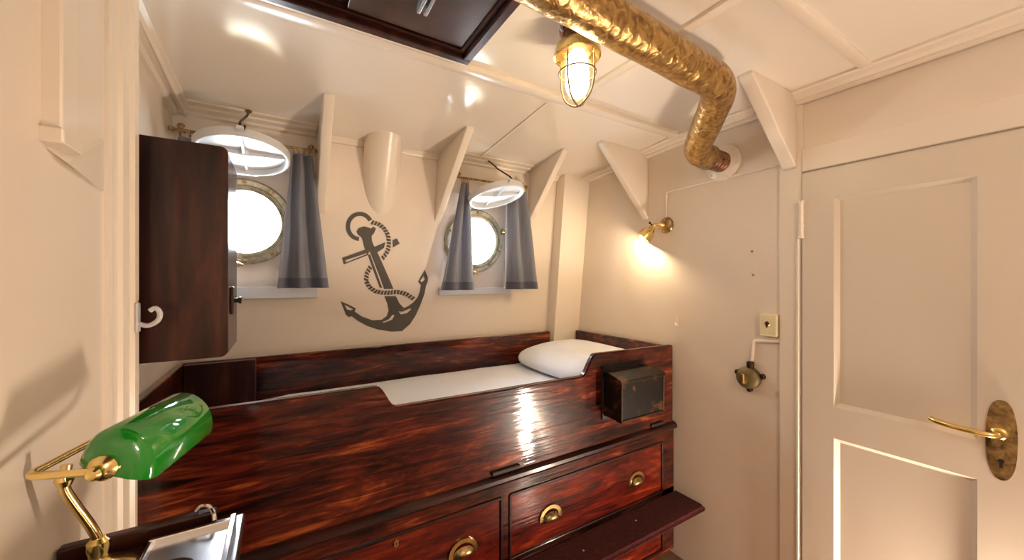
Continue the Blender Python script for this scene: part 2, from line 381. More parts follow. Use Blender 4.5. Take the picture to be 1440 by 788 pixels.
# ================================================================ the bed with drawers
YF = 1.242
bed = thing('captains_bed', (.7, 1.6, ZF), 'built-in mahogany bunk with drawers, raised side board and brass pulls, below the portholes', 'bed')
def curve_pts(xa, za, xb, zb, k=8):                     # S-shaped step of the cut-out
    o = []
    for i in range(k+1):
        t = i/k; s = t*t*(3-2*t); o.append((xa+(xb-xa)*t, za+(zb-za)*s))
    return o
top = [(XN,-.335),(.248,-.338)]+curve_pts(.258,-.340,.318,-.413)+[(.7,-.417)]+curve_pts(1.115,-.420,1.195,-.330)+[(1.735,-.338)]
bm = ext_y(new(), [(1.735,-.745),(XN,-.745)]+top, YF, YF+.028)
bmesh.ops.bevel(bm, geom=[e for e in bm.edges if abs(e.verts[0].co.y-e.verts[1].co.y) < 1e-5 and min(v.co.z for v in e.verts) > -.6], offset=.005, segments=2, affect='EDGES')
obj('side_board', bm, 'mahog', bed, smooth=True, sharp=40)
obj('back_board', bx(-.36, 1.535, 2.030, 2.054, -.70, -.345, bev=.004), 'mahog', bed)
obj('end_board', bx(1.72, 1.744, YF+.029, 1.985, -.70, -.345, bev=.004), 'mahog', bed, label='end board against the door wall')
obj('end_board', bx(-.368, -.345, YF+.03, 2.028, -.70, -.345, bev=.004), 'mahog', bed, label='end board below the wall cupboard')
obj('foot_panel', bx(-.343, -.100, 1.992, 2.029, -.664, -.348, bev=.003), 'mahog_v', bed)
obj('bed_base', bx(-.34, 1.715, YF+.03, 2.028, -.70, -.665), 'mahog_d', bed)
bm = new()
ext_x(bm, [(YF+.02,-.735),(YF-.006,-.737),(YF-.02,-.746),(YF-.022,-.758),(YF-.016,-.768),(YF-.006,-.775),(YF+.02,-.775)], XN, 1.745)
obj('ledge_moulding', bm, 'mahog_d', bed, smooth=True)
for xa, xb in ((.665, .79), (1.56, 1.655)):
    obj('finger_catch', bx(xa, xb, YF-.012, YF+.002, -.732, -.716, bev=.004), 'black', bed)
# face frame
bm = new(); yb = YF+.03
box(bm, XN, 1.745, YF, yb, -.826, -.772)
box(bm, XN, 1.745, YF, yb, -1.106, -1.075); box(bm, XN, 1.745, YF, yb, -1.40, -1.375)
for a, b in ((XN,-.195),(.710,.746),(1.652,1.745)): box(bm, a, b, YF, yb, -1.375, -.826)
obj('face_frame', bm, 'mahog', bed)
obj('carcass', bx(XN+.005, 1.74, yb, 2.03, -1.40, -.705), 'mahog_d', bed)
obj('plinth', bx(XN, 1.74, YF+.04, 2.03, ZF, -1.40), 'mahog_d', bed)
bm = new()
for x0_, x1_ in ((-.195,.710),(.746,1.652)):
    for z0_, z1_ in ((-1.075,-.826),(-1.375,-1.106)):
        for a in ((x0_,x1_,z1_-.007,z1_+.004),(x0_,x1_,z0_-.004,z0_+.006),(x0_-.004,x0_+.006,z0_,z1_),(x1_-.006,x1_+.004,z0_,z1_)):
            box(bm, a[0], a[1], YF-.006, YF+.01, a[2], a[3], bev=.002)
obj('cock_bead', bm, 'mahog_d', bed)
def pull(par, x, z):
    bm = plate([(x+.056*math.cos(math.radians(a)), z-.012+.050*math.sin(math.radians(a))) for a in range(-12, 193, 8)]+
               [(x+.040*math.cos(math.radians(a)), z-.012+.036*math.sin(math.radians(a))) for a in range(190, -11, -8)],
               [], lambda a, b, c: (a, YF-.001-c, b), .005)
    p = obj('cup_pull', bm, 'brass', par)
    bm = new(); rows = []
    for i in range(9):
        th = math.radians(-35+150*i/8); row = []
        for j in range(13):
            ph = math.radians(180*j/12)
            row.append(bm.verts.new((x+.040*math.cos(ph), YF-.002-.024*math.sin(ph)*max(.05, math.sin(math.pi*(i+.6)/9.4)), z-.030+.044*(i/8)*(.35+.65*math.sin(ph)))))
        rows.append(row)
    for a, b in zip(rows, rows[1:]):
        for j in range(12): bm.faces.new((a[j],a[j+1],b[j+1],b[j]))
    obj('cup', bm, 'brass_old', p, smooth=True, sharp=80)
def escutcheon(par, x, z):
    o = [(0,.014),(.005,.009),(.009,.006),(.006,0),(.009,-.006),(.005,-.009),(0,-.014),(-.005,-.009),(-.009,-.006),(-.006,0),(-.009,.006),(-.005,.009)]
    e = obj('escutcheon', plate([(x+a, z+b) for a, b in o], [], lambda a, b, c: (a, YF-.001-c, b), .0025), 'brass', par)
    obj('keyhole', bx(x-.0018, x+.0018, YF-.0042, YF-.0035, z-.005, z+.004), 'black', e)
for r_, (z0_, z1_) in enumerate(((-1.069,-.833),(-1.369,-1.113))):
    for c_, (x0_, x1_) in enumerate(((-.189,.704),(.752,1.646))):
        d = obj('drawer', bx(x0_, x1_, YF+.001, YF+.022, z0_, z1_, bev=.003), 'mahog_red', bed)
        xc = (x0_+x1_)/2
        for s in (-1, 1): pull(d, xc+s*.2585+(.035 if c_ == 0 else 0)*1, -.962 if r_ == 0 else z1_-.125)
        if c_ == 0: escutcheon(d, xc+.058, z1_-.022)
# mattress and pillow
def soft_box(x0, x1, y0, y1, z0, z1, n=(24,12,4), r=.05, wob=.004, seed=1):
    from mathutils import noise
    bm = new(); bmesh.ops.create_cube(bm, size=2)
    bmesh.ops.subdivide_edges(bm, edges=list(bm.edges), cuts=14, use_grid_fill=True)
    hx, hy, hz = (x1-x0)/2, (y1-y0)/2, (z1-z0)/2; c = Vector(((x0+x1)/2,(y0+y1)/2,(z0+z1)/2))
    for v in bm.verts:
        p = Vector((v.co.x*hx, v.co.y*hy, v.co.z*hz)); q = Vector([max(-h+min(r,h), min(h-min(r,h), a)) for a, h in zip(p, (hx,hy,hz))])
        d = p-q
        if d.length > 1e-6: 
            m_ = min(r, hx, hy, hz); d = d.normalized()*min(d.length, m_) if d.length > m_ else d
        p = q+d
        p.z += wob*noise.noise(Vector((p.x*5+seed, p.y*5, p.z*5)))*2
        v.co = p+c
    return bm
mt = tag(obj('mattress', soft_box(-.095, 1.712, YF+.034, 2.024, -.660, -.515, r=.04, wob=.003), 'linen', smooth=True, sharp=80), 'long mattress in a smooth white sheet lying inside the mahogany bunk', 'mattress')
# pillow: swollen, resting against the end board
from mathutils import noise
bm = new(); bmesh.ops.create_uvsphere(bm, u_segments=40, v_segments=24, radius=1)
for v in bm.verts:
    p = v.co.copy(); f = lambda a, e: math.copysign(abs(a)**e, a)
    x = f(p.x,.75)*.262; y = f(p.y,.42)*.365; z = f(p.z,.9)*.066
    z *= 1-.18*(abs(p.y)**6)
    z += .006*noise.noise(Vector((x*9,y*6,z*9)))
    q = Matrix.Rotation(math.radians(-5),4,'Y')@Vector((x,y,z)); v.co = q+Vector((1.447,1.645,-.452))
    if v.co.z < -.507: v.co.z = -.507+(v.co.z+.507)*.12
    if v.co.x > 1.716: v.co.x = 1.716
tag(obj('pillow', bm, 'linen', smooth=True, sharp=80), 'plump white pillow at the head of the bunk, against its end board', 'pillow')
# black tin box on the side board
t = thing('tin_box', (1.38, 1.19, -.62), 'black tin box with hinged lid and copper-coloured front, fixed outside the bunk board', 'box')
xa, xb = 1.236, 1.520
obj('box_body', bx(xa, xb, 1.134, 1.2405, -.612, -.440, bev=.004), 'tin', t)
bm = ext_x(new(), [(1.128,-.432),(1.128,-.443),(1.2405,-.443),(1.2405,-.418),(1.20,-.412),(1.15,-.424)], xa-.004, xb+.004)
obj('lid', bm, 'tin', t)
obj('back_plate', bx(xa-.008, xb-.03, 1.234, 1.2415, -.630, -.388, bev=.002), 'black', t)
bm = new()
for a in ((xa,xb,-.448,-.440),(xa,xb,-.612,-.604),(xa,xa+.008,-.612,-.44),(xb-.008,xb,-.612,-.44)): box(bm, a[0], a[1], 1.129, 1.135, a[2], a[3], bev=.002)
obj('front_frame', bm, 'iron', t)
obj('hinge', tb([(xa+.04,1.236,-.415),(xb-.05,1.236,-.415)], .006, n=8), 'iron', t)
obj('foot', bx(xa+.01, xa+.035, 1.14, 1.17, -.620, -.611), 'iron', t); obj('foot', bx(xb-.035, xb-.01, 1.14, 1.17, -.620, -.611), 'iron', t)
# folding step seat
t = thing('bench_step', (1.2, 1.14, -1.10), 'burgundy upholstered step board sticking out from the bunk front, under the upper drawers', 'step')
pts = [(.62,YF-.010),(1.742,YF-.010),(1.742,1.085)]+[(1.712+.03*math.cos(a), 1.085+.03*math.sin(a)) for a in [math.radians(-x) for x in (20,45,70,90)]]+[(.62,1.055)]
bm = ext_z(new(), pts, -1.112, -1.084)
bmesh.ops.bevel(bm, geom=[e for e in bm.edges if abs(e.verts[0].co.z-e.verts[1].co.z) < 1e-5], offset=.012, segments=3, affect='EDGES')
obj('seat', bm, 'carpet', t, smooth=True, sharp=60)
for x in (.8, 1.22, 1.69):
    obj('bracket', ext_x(new(), [(YF-.009,-1.112),(1.10,-1.112),(YF-.009,-1.17)], x-.008, x+.008), 'brass_old', t)
for x, y in ((1.03,1.14),(.94,1.10),(1.36,1.16)): obj('upholstery_tack', lathe(new(), [(.004,0),(.002,.002)], (x,y,-1.084), (0,0,1), 8), 'white', t)

# ================================================================ wall cupboard over the bunk
t = thing('wall_cupboard', (-.25, 1.42, -.21), 'dark mahogany wall cupboard with rounded corners, hung above the foot of the bunk', 'cupboard')
rr = .018; x0_, x1_, z0_, z1_ = XL+.003, -.128, -.212, .368
def rc(x, z, a0): return [(x+rr*math.cos(math.radians(a0+15*i)), z+rr*math.sin(math.radians(a0+15*i))) for i in range(7)]
sh = [(x0_,z0_),(x1_-rr,z0_)]+rc(x1_-rr,z0_+rr,-90)[1:]+rc(x1_-rr,z1_-rr,0)+[(x0_,z1_)]
bm = ext_y(new(), sh, 1.30, 1.318, bev=.002); obj('end_panel', bm, 'mahog_v', t)
obj('cupboard_body', bx(x0_, x1_-.022, 1.318, 1.56, z0_+.004, z1_-.006), 'mahog_d', t)
d = obj('cupboard_door', bx(x1_-.021, x1_-.002, 1.322, 1.555, z0_+.006, z1_-.008, bev=.003), 'mahog_d', t)
bm = bx(x1_-.002, x1_+.006, 1.36, 1.40, -.10, -.02, bev=.002); lathe(bm, [(.007,0),(.007,.012),(.010,.014),(.010,.02)], (x1_+.004,1.38,-.06), (1,0,0), 12)
obj('latch', bm, 'iron', d)
# white coat hook on the jamb
t = thing('coat_hook', (XN+.013, 1.236, -.09), 'small white painted hook screwed to the jamb beside the dark cupboard', 'hook')
obj('base_plate', bx(XN+.012, XN+.017, 1.225, 1.248, -.125, -.055, bev=.002), 'white', t)
x = XN+.016
obj('hook', tb(smooth_path([(x,1.236,-.105),(x+.018,1.232,-.110),(x+.036,1.228,-.098),(x+.040,1.226,-.080),(x+.032,1.226,-.068),(x+.022,1.228,-.074)],5), .0055, n=10), 'white', t, smooth=True)

# ================================================================ knee brackets under the deck
def knee_hull(x, xt, zb, label, th=.038):
    yt = 1.575; z0t = zc(yt)
    a = [(x, yh(zb), zb), (x, yh(zb)+.02, zb), (xt*.3+x*.7, yh(.68)+.02, .70), (xt, yt, z0t+.006), (xt, yt, z0t-.012)]
    b = [(p[0]+th, p[1], p[2]) for p in a]
    tag(obj('knee_bracket', prism(new(), a, b, bev=.004), 'trim', smooth=True, sharp=50), label, 'bracket', None)
knee_hull(.137, .132, .312, 'cream knee bracket beside the pale curtain of the porthole by the cupboard')
knee_hull(.716, .716, .322, 'cream triangular knee bracket between the anchor and the farther porthole')
knee_hull(1.335, 1.275, .365, 'cream triangular knee bracket between the farther porthole and the boxed corner')
def knee_wall(y, zb, label, th):
    a = [(XR, y, zb), (XR+.01, y, zb), (XR+.01, y, .73), (1.40, y, zc(y)+.006), (1.40, y, zc(y)-.012)]
    b = [(p[0], p[1]+th, p[2]) for p in a]
    tag(obj('knee_bracket', prism(new(), a, b, bev=.004), 'trim', smooth=True, sharp=50), label, 'bracket')
knee_wall(1.405, .342, 'cream triangular knee bracket whose point ends just above the brass reading lamp', .040)
knee_wall(.686, .430, 'cream triangular knee bracket standing over the corner of the door frame', .048)
# slanting half-round casing
bm = new(); p0 = Vector((.422,1.783,.685)); p1 = Vector((.430,1.995,.334)); ax = (p1-p0).normalized()
nrm = Vector((0, -ax.z, ax.y)); nrm = nrm if nrm.y > 0 else -nrm
lathe(bm, [(.088,-.15),(.088,.8)], p0+nrm*.088, ax, 48)
bmesh.ops.bisect_plane(bm, geom=bm.verts[:]+bm.edges[:]+bm.faces[:], plane_co=(0,yh(0)+.01,0), plane_no=(0,1,.11), clear_outer=True)
bmesh.ops.bisect_plane(bm, geom=bm.verts[:]+bm.edges[:]+bm.faces[:], plane_co=(0,1.2,.737), plane_no=(0,.0843,1), clear_outer=True)
tag(obj('pipe_casing', bm, 'trim', smooth=True, sharp=60), 'cream half-round casing coming out of the ceiling above the painted anchor', 'casing')

# ================================================================ anchor
ANCHOR = [ [[(0.3879, 0.3059), (0.3814, 0.3159), (0.3733, 0.3244), (0.364, 0.3311), (0.3536, 0.3359), (0.3427, 0.3386), (0.3314, 0.3392), (0.3202, 0.3376), (0.3093, 0.334), (0.2991, 0.3284), (0.2898, 0.321), (0.2818, 0.3121), (0.2751, 0.3019), (0.2702, 0.2907), (0.2669, 0.2789), (0.2655, 0.2667), (0.266, 0.2545), (0.2684, 0.2427), (0.2726, 0.2315), (0.2785, 0.2214), (0.286, 0.2126), (0.2948, 0.2053), (0.3047, 0.1999), (0.3154, 0.1964), (0.3266, 0.1951), (0.3276, 0.2152), (0.3198, 0.2162), (0.3123, 0.2186), (0.3054, 0.2225), (0.2992, 0.2278), (0.294, 0.2341), (0.2898, 0.2415), (0.2869, 0.2495), (0.2852, 0.2581), (0.2848, 0.267), (0.2858, 0.2758), (0.288, 0.2845), (0.2915, 0.2926), (0.2962, 0.2999), (0.3018, 0.3064), (0.3083, 0.3117), (0.3155, 0.3156), (0.3231, 0.3182), (0.3309, 0.3193), (0.3388, 0.3188), (0.3464, 0.3168), (0.3535, 0.3133), (0.36, 0.3084), (0.3656, 0.3022), (0.3701, 0.295)]],
 [[(0.3143, 0.2401), (0.3245, 0.2585), (0.3498, 0.2693), (0.3736, 0.2643), (0.3837, 0.2596), (0.3953, 0.2712), (0.4074, 0.2621), (0.3982, 0.2388), (0.3863, 0.2222), (0.3894, 0.1974), (0.402, 0.1683), (0.4135, 0.1481), (0.4275, 0.1209), (0.4757, 0.015), (0.4697, 0.0299), (0.5036, -0.0477), (0.4548, -0.0471), (0.4323, 0.0148), (0.3818, 0.1414), (0.3586, 0.1505), (0.3518, 0.1683), (0.3448, 0.1972), (0.3381, 0.2148), (0.323, 0.2251)]],
 [[(0.3699, 0.1282), (0.3821, 0.1309), (0.3972, 0.0875), (0.445, -0.0405), (0.433, -0.0404), (0.3847, 0.0873)]],
 [[(0.2513, 0.1086), (0.3564, 0.1527), (0.3761, 0.1421), (0.3699, 0.1259), (0.2587, 0.0765)], [(0.2667, 0.098), (0.3654, 0.1362), (0.3663, 0.1317), (0.2681, 0.0869)]],
 [[(0.3997, 0.1682), (0.4551, 0.1962), (0.449, 0.1658), (0.4172, 0.1427)]],
 [[(0.4915, 0.2084), (0.5131, 0.2189), (0.5294, 0.193), (0.4939, 0.1701)]],
 [[(0.4572, -0.0855), (0.5171, -0.0869), (0.5383, -0.1273), (0.5619, -0.1513), (0.5847, -0.1418), (0.6102, -0.1244), (0.6356, -0.0964), (0.6477, -0.0626), (0.6517, -0.0271), (0.6352, -0.0103), (0.6501, 0.0209), (0.6701, 0.0565), (0.6895, 0.0132), (0.6888, -0.0104), (0.6803, -0.0315), (0.6723, -0.0788), (0.6529, -0.1363), (0.6283, -0.1933), (0.5983, -0.2417), (0.5554, -0.2781), (0.4973, -0.2766), (0.4238, -0.2586), (0.3761, -0.238), (0.3296, -0.209), (0.2999, -0.1831), (0.2844, -0.1872), (0.2719, -0.1735), (0.2474, -0.1059), (0.2835, -0.1237), (0.3185, -0.1442), (0.3129, -0.1595), (0.3474, -0.187), (0.3989, -0.2095), (0.4466, -0.2097), (0.4729, -0.1908), (0.4819, -0.1608), (0.4737, -0.1251)], [(0.4494, -0.2224), (0.4832, -0.2091), (0.5023, -0.1846), (0.5129, -0.1903), (0.5006, -0.2127), (0.4592, -0.2266)], [(0.5319, -0.1691), (0.5548, -0.1716), (0.5955, -0.1552), (0.6019, -0.1607), (0.5807, -0.1796), (0.5476, -0.1868)], [(0.666, 0.0236), (0.6721, 0.0027), (0.6566, -0.013), (0.6456, -0.0041)], [(0.265, -0.1231), (0.306, -0.1486), (0.295, -0.1529), (0.2772, -0.1484)]] ]
ROPE = [[(0.38, 0.2824), (0.3906, 0.2804), (0.4003, 0.2999), (0.3896, 0.3019)], [(0.3952, 0.2795), (0.4059, 0.2775), (0.4157, 0.2971), (0.4049, 0.2991)], [(0.4105, 0.2766), (0.4169, 0.2744), (0.4333, 0.2889), (0.4203, 0.2963)], [(0.4207, 0.2717), (0.4297, 0.2654), (0.4462, 0.2799), (0.4371, 0.2862)], [(0.4336, 0.2627), (0.4399, 0.2593), (0.4605, 0.2664), (0.4501, 0.2772)], [(0.4424, 0.2552), (0.4483, 0.2455), (0.469, 0.2526), (0.463, 0.2623)], [(0.4508, 0.2414), (0.4567, 0.2317), (0.4775, 0.2388), (0.4715, 0.2485)], [(0.4576, 0.2314), (0.4593, 0.22), (0.4809, 0.2183), (0.4792, 0.2298)], [(0.46, 0.2151), (0.4617, 0.2036), (0.4834, 0.2019), (0.4816, 0.2134)], [(0.4624, 0.1987), (0.4625, 0.1892), (0.4833, 0.1831), (0.4841, 0.197)], [(0.4623, 0.1842), (0.4617, 0.1726), (0.4826, 0.1664), (0.4831, 0.1781)], [(0.4615, 0.1676), (0.459, 0.1599), (0.4766, 0.1471), (0.4823, 0.1614)], [(0.4572, 0.1552), (0.4531, 0.1442), (0.4707, 0.1315), (0.4749, 0.1424)], [(0.4528, 0.1424), (0.4457, 0.1332), (0.4588, 0.1156), (0.4659, 0.1248)], [(0.4427, 0.1292), (0.4357, 0.1201), (0.4486, 0.1024), (0.4557, 0.1116)], [(0.3765, 0.0755), (0.3716, 0.0654), (0.3881, 0.0501), (0.393, 0.0603)], [(0.3695, 0.061), (0.3646, 0.0509), (0.381, 0.0355), (0.386, 0.0457)], [(0.3626, 0.0465), (0.3576, 0.0323), (0.378, 0.0239), (0.379, 0.0312)], [(0.3571, 0.0274), (0.356, 0.0161), (0.3764, 0.0076), (0.3775, 0.019)], [(0.3555, 0.0112), (0.3544, -0.0001), (0.3748, -0.0086), (0.3759, 0.0028)], [(0.3561, -0.0114), (0.3615, -0.0215), (0.3826, -0.0162), (0.3772, -0.006)], [(0.3637, -0.0259), (0.3691, -0.036), (0.3904, -0.0307), (0.3849, -0.0205)], [(0.3742, -0.0446), (0.3832, -0.0515), (0.4, -0.0368), (0.3908, -0.03)], [(0.3871, -0.0544), (0.3963, -0.0613), (0.4131, -0.0466), (0.4039, -0.0398)], [(0.4002, -0.0643), (0.4145, -0.0705), (0.4242, -0.0497), (0.417, -0.0496)], [(0.4192, -0.0717), (0.4303, -0.0743), (0.44, -0.0534), (0.4289, -0.0508)], [(0.4351, -0.0755), (0.4483, -0.0775), (0.4542, -0.0549), (0.4448, -0.0546)], [(0.4532, -0.0778), (0.4646, -0.0783), (0.4705, -0.0556), (0.4591, -0.0551)], [(0.4696, -0.0786), (0.4827, -0.0785), (0.4853, -0.0549), (0.4755, -0.0558)], [(0.4876, -0.078), (0.4992, -0.0769), (0.5018, -0.0532), (0.4903, -0.0544)], [(0.5042, -0.0764), (0.5145, -0.0762), (0.5199, -0.053), (0.5068, -0.0526)], [(0.5196, -0.0763), (0.5315, -0.0765), (0.5368, -0.0532), (0.5249, -0.053)], [(0.5331, -0.0759), (0.5446, -0.0798), (0.5568, -0.0594), (0.5452, -0.0556)], [(0.5495, -0.0815), (0.5611, -0.0853), (0.5734, -0.0649), (0.5618, -0.061)], [(0.5661, -0.087), (0.5739, -0.0917), (0.5915, -0.0755), (0.5784, -0.0665)], [(0.5784, -0.0946), (0.5889, -0.1015), (0.6066, -0.0853), (0.596, -0.0784)], [(0.5934, -0.1045), (0.604, -0.1115), (0.6218, -0.0952), (0.6111, -0.0883)]]
bm = new()
for a in ANCHOR: merge(bm, plate(a[0], a[1:], lambda p, q, c: (p, yh(q)-.0005-c, q), .002))
an = thing('anchor_decal', (.42, 2.02, -.2), 'dark grey anchor wound with rope, stuck flat on the wall between the portholes', 'anchor')
obj('anchor', bm, 'decal', an)
for dashes in (ROPE[:15], ROPE[15:]):
    bm = new()
    for r_ in dashes: merge(bm, plate(r_, [], lambda p, q, c: (p, yh(q)-.0005-c, q), .0025))
    obj('rope', bm, 'decal', an)

# ================================================================ porthole covers, rods, curtains
def cover(cx, z, roll, label, hook_to, r=.162):
    hx = Vector((cx, 1.968, z)); t = thing('porthole_cover', hx, label, 'porthole cover')
    R = Matrix.Translation(hx) @ Matrix.Rotation(math.radians(roll), 4, 'Y') @ Matrix.Rotation(math.radians(-13), 4, 'X')
    def put(bm): bmesh.ops.transform(bm, matrix=R, verts=bm.verts); return bm
    c = (0, -r-.022, 0)
    obj('disc', put(lathe(new(), [(r-.004,.004),(r-.004,.012),(.05,.016),(.001,.017)], c, (0,0,1), 48)), 'white', t, smooth=True)
    obj('rim', put(lathe(new(), [(r,-.016),(r,.012),(r-.005,.015),(r-.014,.015),(r-.014,-.016),(r-.010,-.020),(r-.004,-.020),(r,-.016)], c, (0,0,1), 56, cap=False)), 'white', t, smooth=True)
    bm = new()
    for k in range(4):
        a = math.pi/2*k; d = Vector((math.cos(a), math.sin(a), 0)); n = Vector((-d.y, d.x, 0)); o = Vector(c)
        prism(bm, [o+d*.01-n*.006+Vector((0,0,.004)), o+d*.01+n*.006+Vector((0,0,.004)), o+d*(r-.012)+n*.005+Vector((0,0,.004)), o+d*(r-.012)-n*.005+Vector((0,0,.004))],
              [o+d*.01-n*.004-Vector((0,0,.012)), o+d*.01+n*.004-Vector((0,0,.012)), o+d*(r-.012)+n*.003-Vector((0,0,.005)), o+d*(r-.012)-n*.003-Vector((0,0,.005))])
    lathe(bm, [(.018,.004),(.016,-.012),(.008,-.015)], c, (0,0,1), 16)
    obj('rib', put(bm), 'white', t)
    bm = tb([(-.035,0,0),(.035,0,0)], .008, n=10); box(bm, -.030, -.012, -.034, .004, -.007, .007, bev=.003); box(bm, .012, .030, -.034, .004, -.007, .007, bev=.003)
    obj('hinge', put(bm), 'white', t, smooth=True)
    bm = bx(-.012, .012, -2*r-.045, -2*r-.015, -.006, .008, bev=.003); obj('lug', put(bm), 'white', t)
    tip = R @ Vector((0, -2*r-.034, .008)); hk = Vector(hook_to)
    h = thing('cover_hook', hk, 'dark hooked rod hanging from the ceiling above the '+('nearer' if cx < 0 else 'farther')+' white porthole cover', 'hook')
    mid = (tip+hk)/2
    bm = tb(smooth_path([hk, hk*.7+tip*.3+Vector((.004,0,0)), mid, tip+Vector((0,0,.012)), tip+Vector((.008,.006,-.008)), tip+Vector((.014,.010,.010))], 5), .0042, n=8)
    obj('rod', bm, 'iron', h, smooth=True)
    obj('eye', tube(new(), ring_pts(hk+Vector((0,0,-.006)), .009, 'y', 14), .003, n=6, closed=True), 'brass_old', h)
cover(-.128, .455, 0, 'round white porthole cover swung up over the porthole beside the dark cupboard', (-.115, 1.84, zc(1.84)), r=.156)
cover(1.00, .425, -9, 'round white porthole cover swung up over the porthole between the two knee brackets', (.99, 1.89, zc(1.89)), r=.155)
def rod(x0, x1, z, label):
    t = thing('curtain_rod', ((x0+x1)/2, 1.9, z), label, 'curtain rod')
    obj('rod', tb([(x0,1.9,z),(x1,1.9,z)], .006, n=10), 'brass_old', t, smooth=True)
    for x in (x0+.03, x1-.02):
        b = tb(smooth_path([(x,1.9,z),(x,1.925,z+.012),(x,yh(z)+.005,z+.012)],4), .005, n=8)
        tube(b, [(x+.012*math.cos(a/2)*(1-a/30), 1.9, z+.014+.012*math.sin(a/2)*(1-a/30)) for a in range(22)], .0028, n=6)
        obj('bracket', b, 'brass_old', t, smooth=True)
    for x in (x0+.004, x1-.004): obj('finial', lathe(new(), [(.003,-.012),(.010,-.006),(.011,0),(.008,.008),(.003,.012)], (x,1.9,z), (1,0,0), 12), 'brass_old', t, smooth=True)
rod(XL+.006, .128, .577, 'dark brass curtain rod over the porthole beside the cupboard')
rod(.79, 1.262, .560, 'dark brass curtain rod over the porthole between the knee brackets')
def curtain(xt0, xt1, xb0, xb1, zt, zb, folds, label, amp=.016, rings=4, ph=0.):
    t = thing('curtain', ((xb0+xb1)/2, 1.9, zb), label, 'curtain')
    def pt(u, k, off=0):
        z = zt+(zb-zt)*k; e = k**1.0
        x0 = xt0+(xb0-xt0)*e; x1 = xt1+(xb1-xt1)*e
        a = amp*(.55+.6*k); s = math.sin(2*math.pi*folds*u+ph)
        x = x0+(x1-x0)*u+.006*math.sin(2*math.pi*folds*u*1.0+1.4)*(1-k*.5)
        return (x, 1.9+a*s+.004*math.sin(9*u+6*k)+off, z)
    def sheet(k0, k1, rows, th):
        bm = new(); g = []; n = 64
        for o in (0, th):
            g.append([[bm.verts.new(pt(i/n, k0+(k1-k0)*j/rows, o)) for i in range(n+1)] for j in range(rows+1)])
        for q, G in enumerate(g):
            for j in range(rows):
                for i in range(n):
                    f = (G[j][i],G[j][i+1],G[j+1][i+1],G[j+1][i]); bm.faces.new(f if q else f[::-1])
        A, B = g
        for i in range(n):
            bm.faces.new((A[0][i],A[0][i+1],B[0][i+1],B[0][i])); bm.faces.new((A[rows][i],B[rows][i],B[rows][i+1],A[rows][i+1]))
        for j in range(rows):
            bm.faces.new((A[j][0],B[j][0],B[j+1][0],A[j+1][0])); bm.faces.new((A[j][n],A[j+1][n],B[j+1][n],B[j][n]))
        return bm
    obj('cloth', sheet(0, .925, 30, .002), 'curtain', t, smooth=True, sharp=70)
    obj('hem', sheet(.925, 1, 4, .004), 'hem', t, smooth=True, sharp=70)
    for i in range(rings):
        x = xt0+(xt1-xt0)*(i+.5)/rings
        obj('ring', tube(new(), ring_pts((x,1.9,zt+.014), .013, 'x', 16), .0022, n=6, closed=True), 'brass_old', t)
curtain(.030, .112, -.022, .180, .552, -.035, 2.2, 'blue-grey curtain gathered beside the knee bracket, next to the porthole by the cupboard', amp=.026, ph=-1.2)
curtain(-.350, -.235, -.355, -.165, .552, -.035, 3, 'blue-grey curtain mostly hidden behind the dark wall cupboard', ph=1)
curtain(.832, .880, .717, .920, .530, -.055, 2.1, 'blue-grey curtain of the farther porthole, on the anchor side', amp=.022, ph=.4)
curtain(1.110, 1.250, 1.090, 1.335, .530, -.055, 2.1, 'blue-grey curtain of the farther porthole, on the bunk-head side', amp=.026, ph=-1.2)

# ================================================================ ceiling hatch
t = thing('ceiling_hatch', (.1, .7, .72), 'dark mahogany hatch framed in the ceiling, with a metal slide handle', 'hatch')
X0, X1, Y0_, Y1_ = -.34+.05, .512, -.1, 1.118
X0 = -.29
bm = new()
def fr(w0, w1, z0, z1):
    for a in ((X0+w0,X1-w0,Y1_-w1,Y1_-w0),(X0+w0,X1-w0,Y0_+w0,Y0_+w1),(X0+w0,X0+w1,Y0_+w1,Y1_-w1),(X1-w1,X1-w0,Y0_+w1,Y1_-w1)): box(bm, *a, z0, z1, bev=.003)
fr(0, .026, .694, .736); obj('outer_frame', bm, 'mahog_v', t)
bm = new(); fr(.0262, .042, .708, .736); obj('inner_frame', bm, 'mahog_d', t)
obj('sliding_panel', bx(.145, X1-.043, Y0_+.043, Y1_-.050, .712, .728, bev=.002), 'hatch', t)
obj('fixed_panel', bx(X0+.043, .150, Y0_+.043, Y1_-.043, .7285, .7345), 'hatch', t)
bm = bx(.296, .306, .76, .962, .690, .712, bev=.003); box(bm, .314, .324, .76, .962, .690, .712, bev=.003)
obj('slide_handle', bm, 'steel', t)
# white batten edging the hatch
struct('trim_15', bx(X0-.005, X1+.004, Y1_+.002, Y1_+.018, .700, .74, bev=.004), 'trim')

# ================================================================ bulkhead lamp
lx, ly = .731, .8357
t = thing('bulkhead_lamp', (lx, ly, .735), 'lit brass bulkhead lamp in a wire cage hanging from the ceiling beside the pipe', 'ceiling lamp')
o = (lx, ly, 0)
obj('mounting_block', lathe(new(), [(.052,.736),(.052,.716),(.044,.71),(.044,.690),(.05,.684)], o, (0,0,1), 28), 'copper', t, smooth=True)
obj('collar', lathe(new(), [(.046,.690),(.060,.680),(.067,.662),(.068,.648),(.063,.646),(.055,.658),(.046,.664)], o, (0,0,1), 36, cap=False), 'brass', t, smooth=True)
obj('glass_jar', lathe(new(), [(.045,.675),(.046,.62),(.045,.575),(.041,.548),(.030,.528),(.014,.519),(.001,.517)], o, (0,0,1), 32, cap=False), 'jarglass', t, smooth=True)
obj('bulb', lathe(new(), [(.001,.668),(.022,.660),(.030,.64),(.034,.60),(.034,.565),(.028,.545),(.014,.535),(.001,.533)], o, (0,0,1), 28, cap=False), 'bulb', t, smooth=True)
